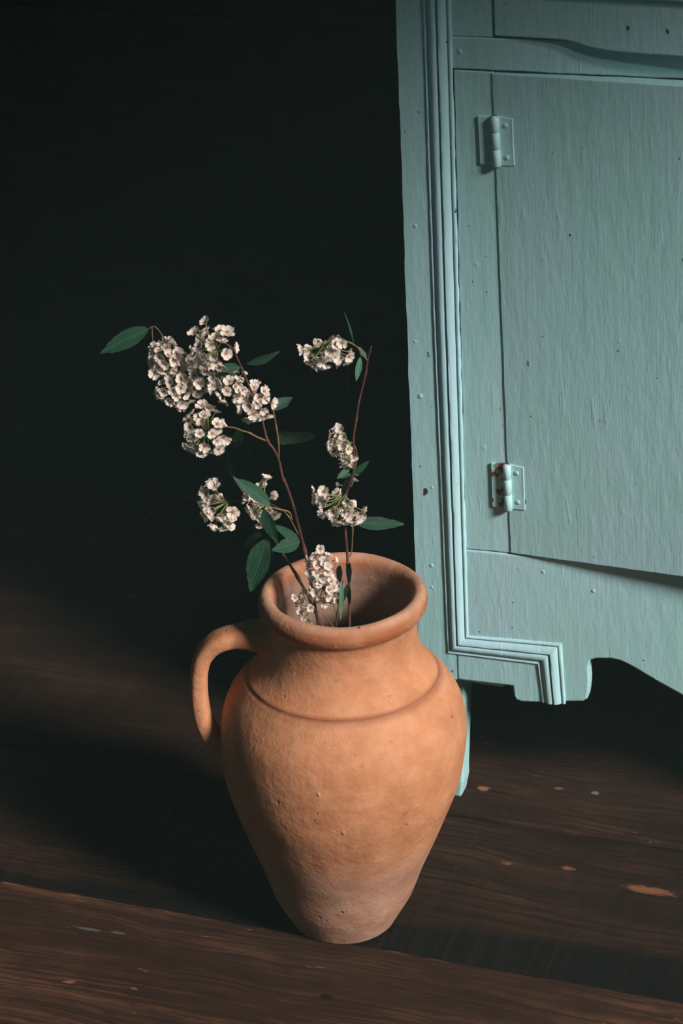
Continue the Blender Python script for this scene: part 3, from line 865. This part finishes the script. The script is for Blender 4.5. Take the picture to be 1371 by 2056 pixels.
                  ((0.0243, 0.0031, 0.5951), (0.0034, -0.0041, 0.5934), (0.1174, -0.5366, 0.8356), 0.0078, 0.15, 0),
                  ((0.0259, 0.0036, 0.5957), (0.0326, 0.0059, 0.5942), (0.3452, -0.9319, 0.1111), 0.0039, 0.15, 0),
                  ((0.0253, -0.0072, 0.594), (0.0154, -0.0106, 0.5728), (-0.6608, -0.628, 0.4111), 0.014, 0.15, 0),
                  ((0.0255, 0.0035, 0.5361), (0.0785, 0.0218, 0.5304), (0.3395, -0.8952, 0.2889), 0.015, 0.15, 0),
                  ((0.0131, -0.0114, 0.4872), (0.0103, -0.0123, 0.4637), (-0.5619, -0.8213, 0.0989), 0.0115, 0.15, 0),
                  ((0.0232, -0.0079, 0.49), (0.0209, -0.0087, 0.4633), (-0.6208, -0.7803, 0.0755), 0.0118, 0.15, 0),
                  ((0.0168, -0.0206, 0.4716), (0.0145, -0.0215, 0.4224), (0.4619, -0.8869, -0.0075), 0.0056, 0.15, 1),
                  ((0.0242, -0.0181, 0.47), (0.0161, -0.0209, 0.4435), (-0.1499, -0.9775, 0.1486), 0.0059, 0.15, 0),
                  ((0.0226, -0.0134, 0.466), (0.0229, -0.0133, 0.4385), (-0.5088, -0.8608, -0.0107), 0.0086, 0.15, 0)]},
 'D': {'label': 'short flowering sprig with small blossom clusters nestled in the mouth of the jar',
       'stem': ([(-0.0093, 0.0053, 0.2472), (-0.0007, -0.0023, 0.3671), (0.006, -0.0106, 0.4185), (0.0111, -0.0089, 0.4473), (0.0137, -0.008, 0.4664)], 0.0014, 0.0008),
       'twigs': [([(0.0111, -0.0089, 0.4473), (0.0051, -0.0109, 0.4623), (-0.0009, -0.013, 0.4752), (-0.007, -0.0151, 0.4831)], 0.0008, 0.0005),
                 ([(0.0061, -0.0106, 0.4217), (0.0009, -0.0124, 0.4445), (-0.0039, -0.014, 0.4626)], 0.0008, 0.0005),
                 ([(0.0045, -0.0111, 0.4023), (-0.0052, -0.0145, 0.4189), (-0.0171, -0.0186, 0.431)], 0.0008, 0.0005),
                 ([(0.014, -0.0079, 0.476), (0.0019, -0.012, 0.4802), (-0.0113, -0.0166, 0.4833)], 0.0006, 0.0004)],
       'clusters': [((-0.0081, -0.0155, 0.4832), (-0.4674, -0.5153, 0.7183), 0.0173, 95, 20, 0.005, [(-0.0049, -0.0271, 0.5136), (-0.0007, -0.0256, 0.497)]),
                    ((-0.0077, -0.0154, 0.4589), (0.2452, -0.9411, -0.233), 0.0185, 100, 24, 0.005, [(0.0086, -0.0224, 0.4535), (0.0054, -0.0235, 0.4715), (-0.0077, -0.028, 0.4732)]),
                    ((-0.0181, -0.0189, 0.4323), (-0.8464, -0.5318, 0.029), 0.0198, 75, 14, 0.005, [(-0.0338, -0.037, 0.4525)])],
       'leaves': [((0.0113, -0.0088, 0.4569), (0.0065, -0.0105, 0.4346), (-0.2868, -0.9486, 0.1337), 0.0057, 0.15, 0)]}}


def floret_mesh(seed):
    rng = random.Random(seed)
    bm = bmesh.new()
    cen = bm.verts.new((0, 0, .02))
    for k_ in range(5):
        a0 = 2 * math.pi * k_ / 5 + rng.uniform(-.12, .12)
        up_ = rng.uniform(.10, .50)
        wv = rng.uniform(.75, 1.0)
        def pt(r, s):
            a = a0 + s
            rr = r * wv
            return bm.verts.new((rr * math.cos(a), rr * math.sin(a), .02 + up_ * r * r + abs(s) * .30 * r + rng.uniform(-.05, .05) * r))
        r1 = [pt(.40, -.52), pt(.42, 0), pt(.40, .52)]
        r2 = [pt(.76, -.66), pt(.84, -.24), pt(.84, .24), pt(.76, .66)]
        r3 = [pt(1.0, -.44), pt(1.04, 0), pt(1.0, .44)]
        for f in ((cen, r1[0], r1[1]), (cen, r1[1], r1[2]), (r1[0], r2[0], r2[1]), (r1[0], r2[1], r1[1]), (r1[1], r2[1], r2[2]), (r1[1], r2[2], r1[2]), (r1[2], r2[2], r2[3]),
                  (r2[0], r3[0], r2[1]), (r2[1], r3[0], r3[1]), (r2[1], r3[1], r2[2]), (r2[2], r3[1], r3[2]), (r2[2], r3[2], r2[3])):
            bm.faces.new(f)
    # little cup with stamens at the centre
    ring = [bm.verts.new((.17 * math.cos(q * math.pi / 3), .17 * math.sin(q * math.pi / 3), .10)) for q in range(6)]
    top = bm.verts.new((0, 0, .17))
    bot = [bm.verts.new((.10 * math.cos(q * math.pi / 3), .10 * math.sin(q * math.pi / 3), -.22)) for q in range(6)]
    for q in range(6):
        bm.faces.new((ring[q], ring[(q + 1) % 6], top))
        bm.faces.new((bot[q], bot[(q + 1) % 6], ring[(q + 1) % 6], ring[q]))
    me = bpy.data.meshes.new('floret')
    bm.to_mesh(me); bm.free()
    for p in me.polygons: p.use_smooth = True
    me.materials.append(M_PETAL)
    return me
FLORETS = [floret_mesh(s) for s in range(6)]

def leaf_mesh(seed, mat, curl):
    """unit leaf: length 1 along +Y from the origin, width 1, facing +Z"""
    rng = random.Random(seed)
    bm = bmesh.new()
    n = 14
    rows = []
    for i in range(n + 1):
        t = i / n
        w = (math.sin(math.pi * min(1, t ** .80)) ** .85) * .5 * (1 if t < .97 else .6)
        if t > .45 and 0 < i < n: w += .022 * (1 if i % 2 else -1) + .02 * rng.uniform(-1, 1)
        w = max(w, .022)
        zc = -curl * (t - .35) ** 2 + curl * .12
        bend = .05 * math.sin(t * 3 + seed)
        fold = .16
        ring = []
        for s in (-1, -.5, 0, .5, 1):
            ring.append(bm.verts.new((s * w + bend * t, t, zc + abs(s) * w * fold + .02 * math.sin(t * 12 + s * 2 + seed) * abs(s))))
        rows.append(ring)
    for a, b in zip(rows, rows[1:]):
        for q in range(4): bm.faces.new((a[q], a[q + 1], b[q + 1], b[q]))
    me = bpy.data.meshes.new('leaf')
    bm.to_mesh(me); bm.free()
    for p in me.polygons: p.use_smooth = True
    me.materials.append(mat)
    return me
LEAVES = {0: [leaf_mesh(s, M_LEAF, .22) for s in (1, 2, 3)], 1: [leaf_mesh(s, M_LEAF2, .30) for s in (4, 5)]}

def stem_obj(name, pts, r0, r1, mat, parent, nodes=True, sub=5, seg=8):
    sm = catmull(pts, sub)
    n = len(sm)
    rad = []
    for i in range(n):
        r = r0 + (r1 - r0) * i / (n - 1)
        if nodes and i % 17 == 9: r *= 1.55
        elif nodes and i % 17 in (8, 10): r *= 1.2
        rad.append(r)
    bm = bmesh.new()
    tube(bm, [p - parent.location for p in sm], rad, seg)
    return bm_obj(name, bm, mat, parent, True)

def build_branch(key, spec, seed):
    rng = random.Random(seed)
    stem, r0, r1 = spec['stem']
    s0 = Vector(stem[0])
    foot = Vector((s0.x * .8, s0.y * .8, .0165))
    br = empty('flowering_branch', foot)
    tag(br, spec['label'], 'flower branch')
    pts = [foot, foot.lerp(s0, .5)] + [Vector(p) for p in stem]
    stem_obj('stem', pts, r0, r1, M_STEM, br)
    for tw, a, b in spec['twigs']:
        stem_obj('twig', [Vector(p) for p in tw], a, b, M_TWIG if a < .00105 else M_STEM, br, a > .0007, 5, 6)
    for (b, t, n, w, curl, tone) in spec['leaves']:
        B, T, N = Vector(b), Vector(t), Vector(n)
        Yv = (T - B); L = Yv.length; Yv.normalize()
        Xv = Yv.cross(N).normalized()
        N = Xv.cross(Yv)
        o = bpy.data.objects.new('leaf', rng.choice(LEAVES[tone]))
        COL.objects.link(o)
        o.parent = br
        M4 = Matrix((Xv * w, Yv * L, N * w)).transposed().to_4x4()
        M4.translation = B - foot
        o.matrix_local = M4
    for (b, ax, Rr, th, n, size, extra) in spec['clusters']:
        base, axis = Vector(b), Vector(ax)
        cl = empty('flower_cluster', base - foot)
        cl.parent = br
        e1 = axis.orthogonal().normalized()
        e2 = axis.cross(e1)
        bm = bmesh.new()
        ps = []
        ct = math.cos(math.radians(th))
        for i in range(n):
            c = 1 - (1 - ct) * (i + .5) / n
            s = math.sqrt(max(0, 1 - c * c))
            a = i * 2.39996 + rng.uniform(-.25, .25)
            d = (axis * c + (e1 * math.cos(a) + e2 * math.sin(a)) * s).normalized()
            ps.append((d * Rr * rng.uniform(.80, 1.10), d))
        for e in extra:
            v = Vector(e) - base
            ps.append((v, (v.normalized() + Vector((.3, -.6, .3))).normalized()))
        for v, d in ps:
            dirn = (d + Vector((rng.uniform(-1, 1), rng.uniform(-1, 1), rng.uniform(-1, 1))) * .42).normalized()
            o = bpy.data.objects.new('floret', rng.choice(FLORETS))
            COL.objects.link(o)
            o.parent = cl
            sc = size * rng.uniform(.95, 1.32)
            q = dirn.to_track_quat('Z', 'Y').to_matrix() @ Matrix.Rotation(rng.uniform(0, 6.28), 3, 'Z')
            M4 = q.to_4x4() @ Matrix.Diagonal((sc, sc, sc * rng.uniform(.8, 1.25), 1))
            M4.translation = v
            o.matrix_local = M4
            mid = v * .55 + axis * Rr * .10
            tube(bm, catmull([Vector((0, 0, 0)), mid, v - dirn * sc * .15], 3), [.00045] * 7, 5)
        bm_obj('pedicels', bm, M_GREEN, cl, True)
    return br
for i, (key, spec) in enumerate(BRANCHES.items()):
    build_branch(key, spec, 100 + i)
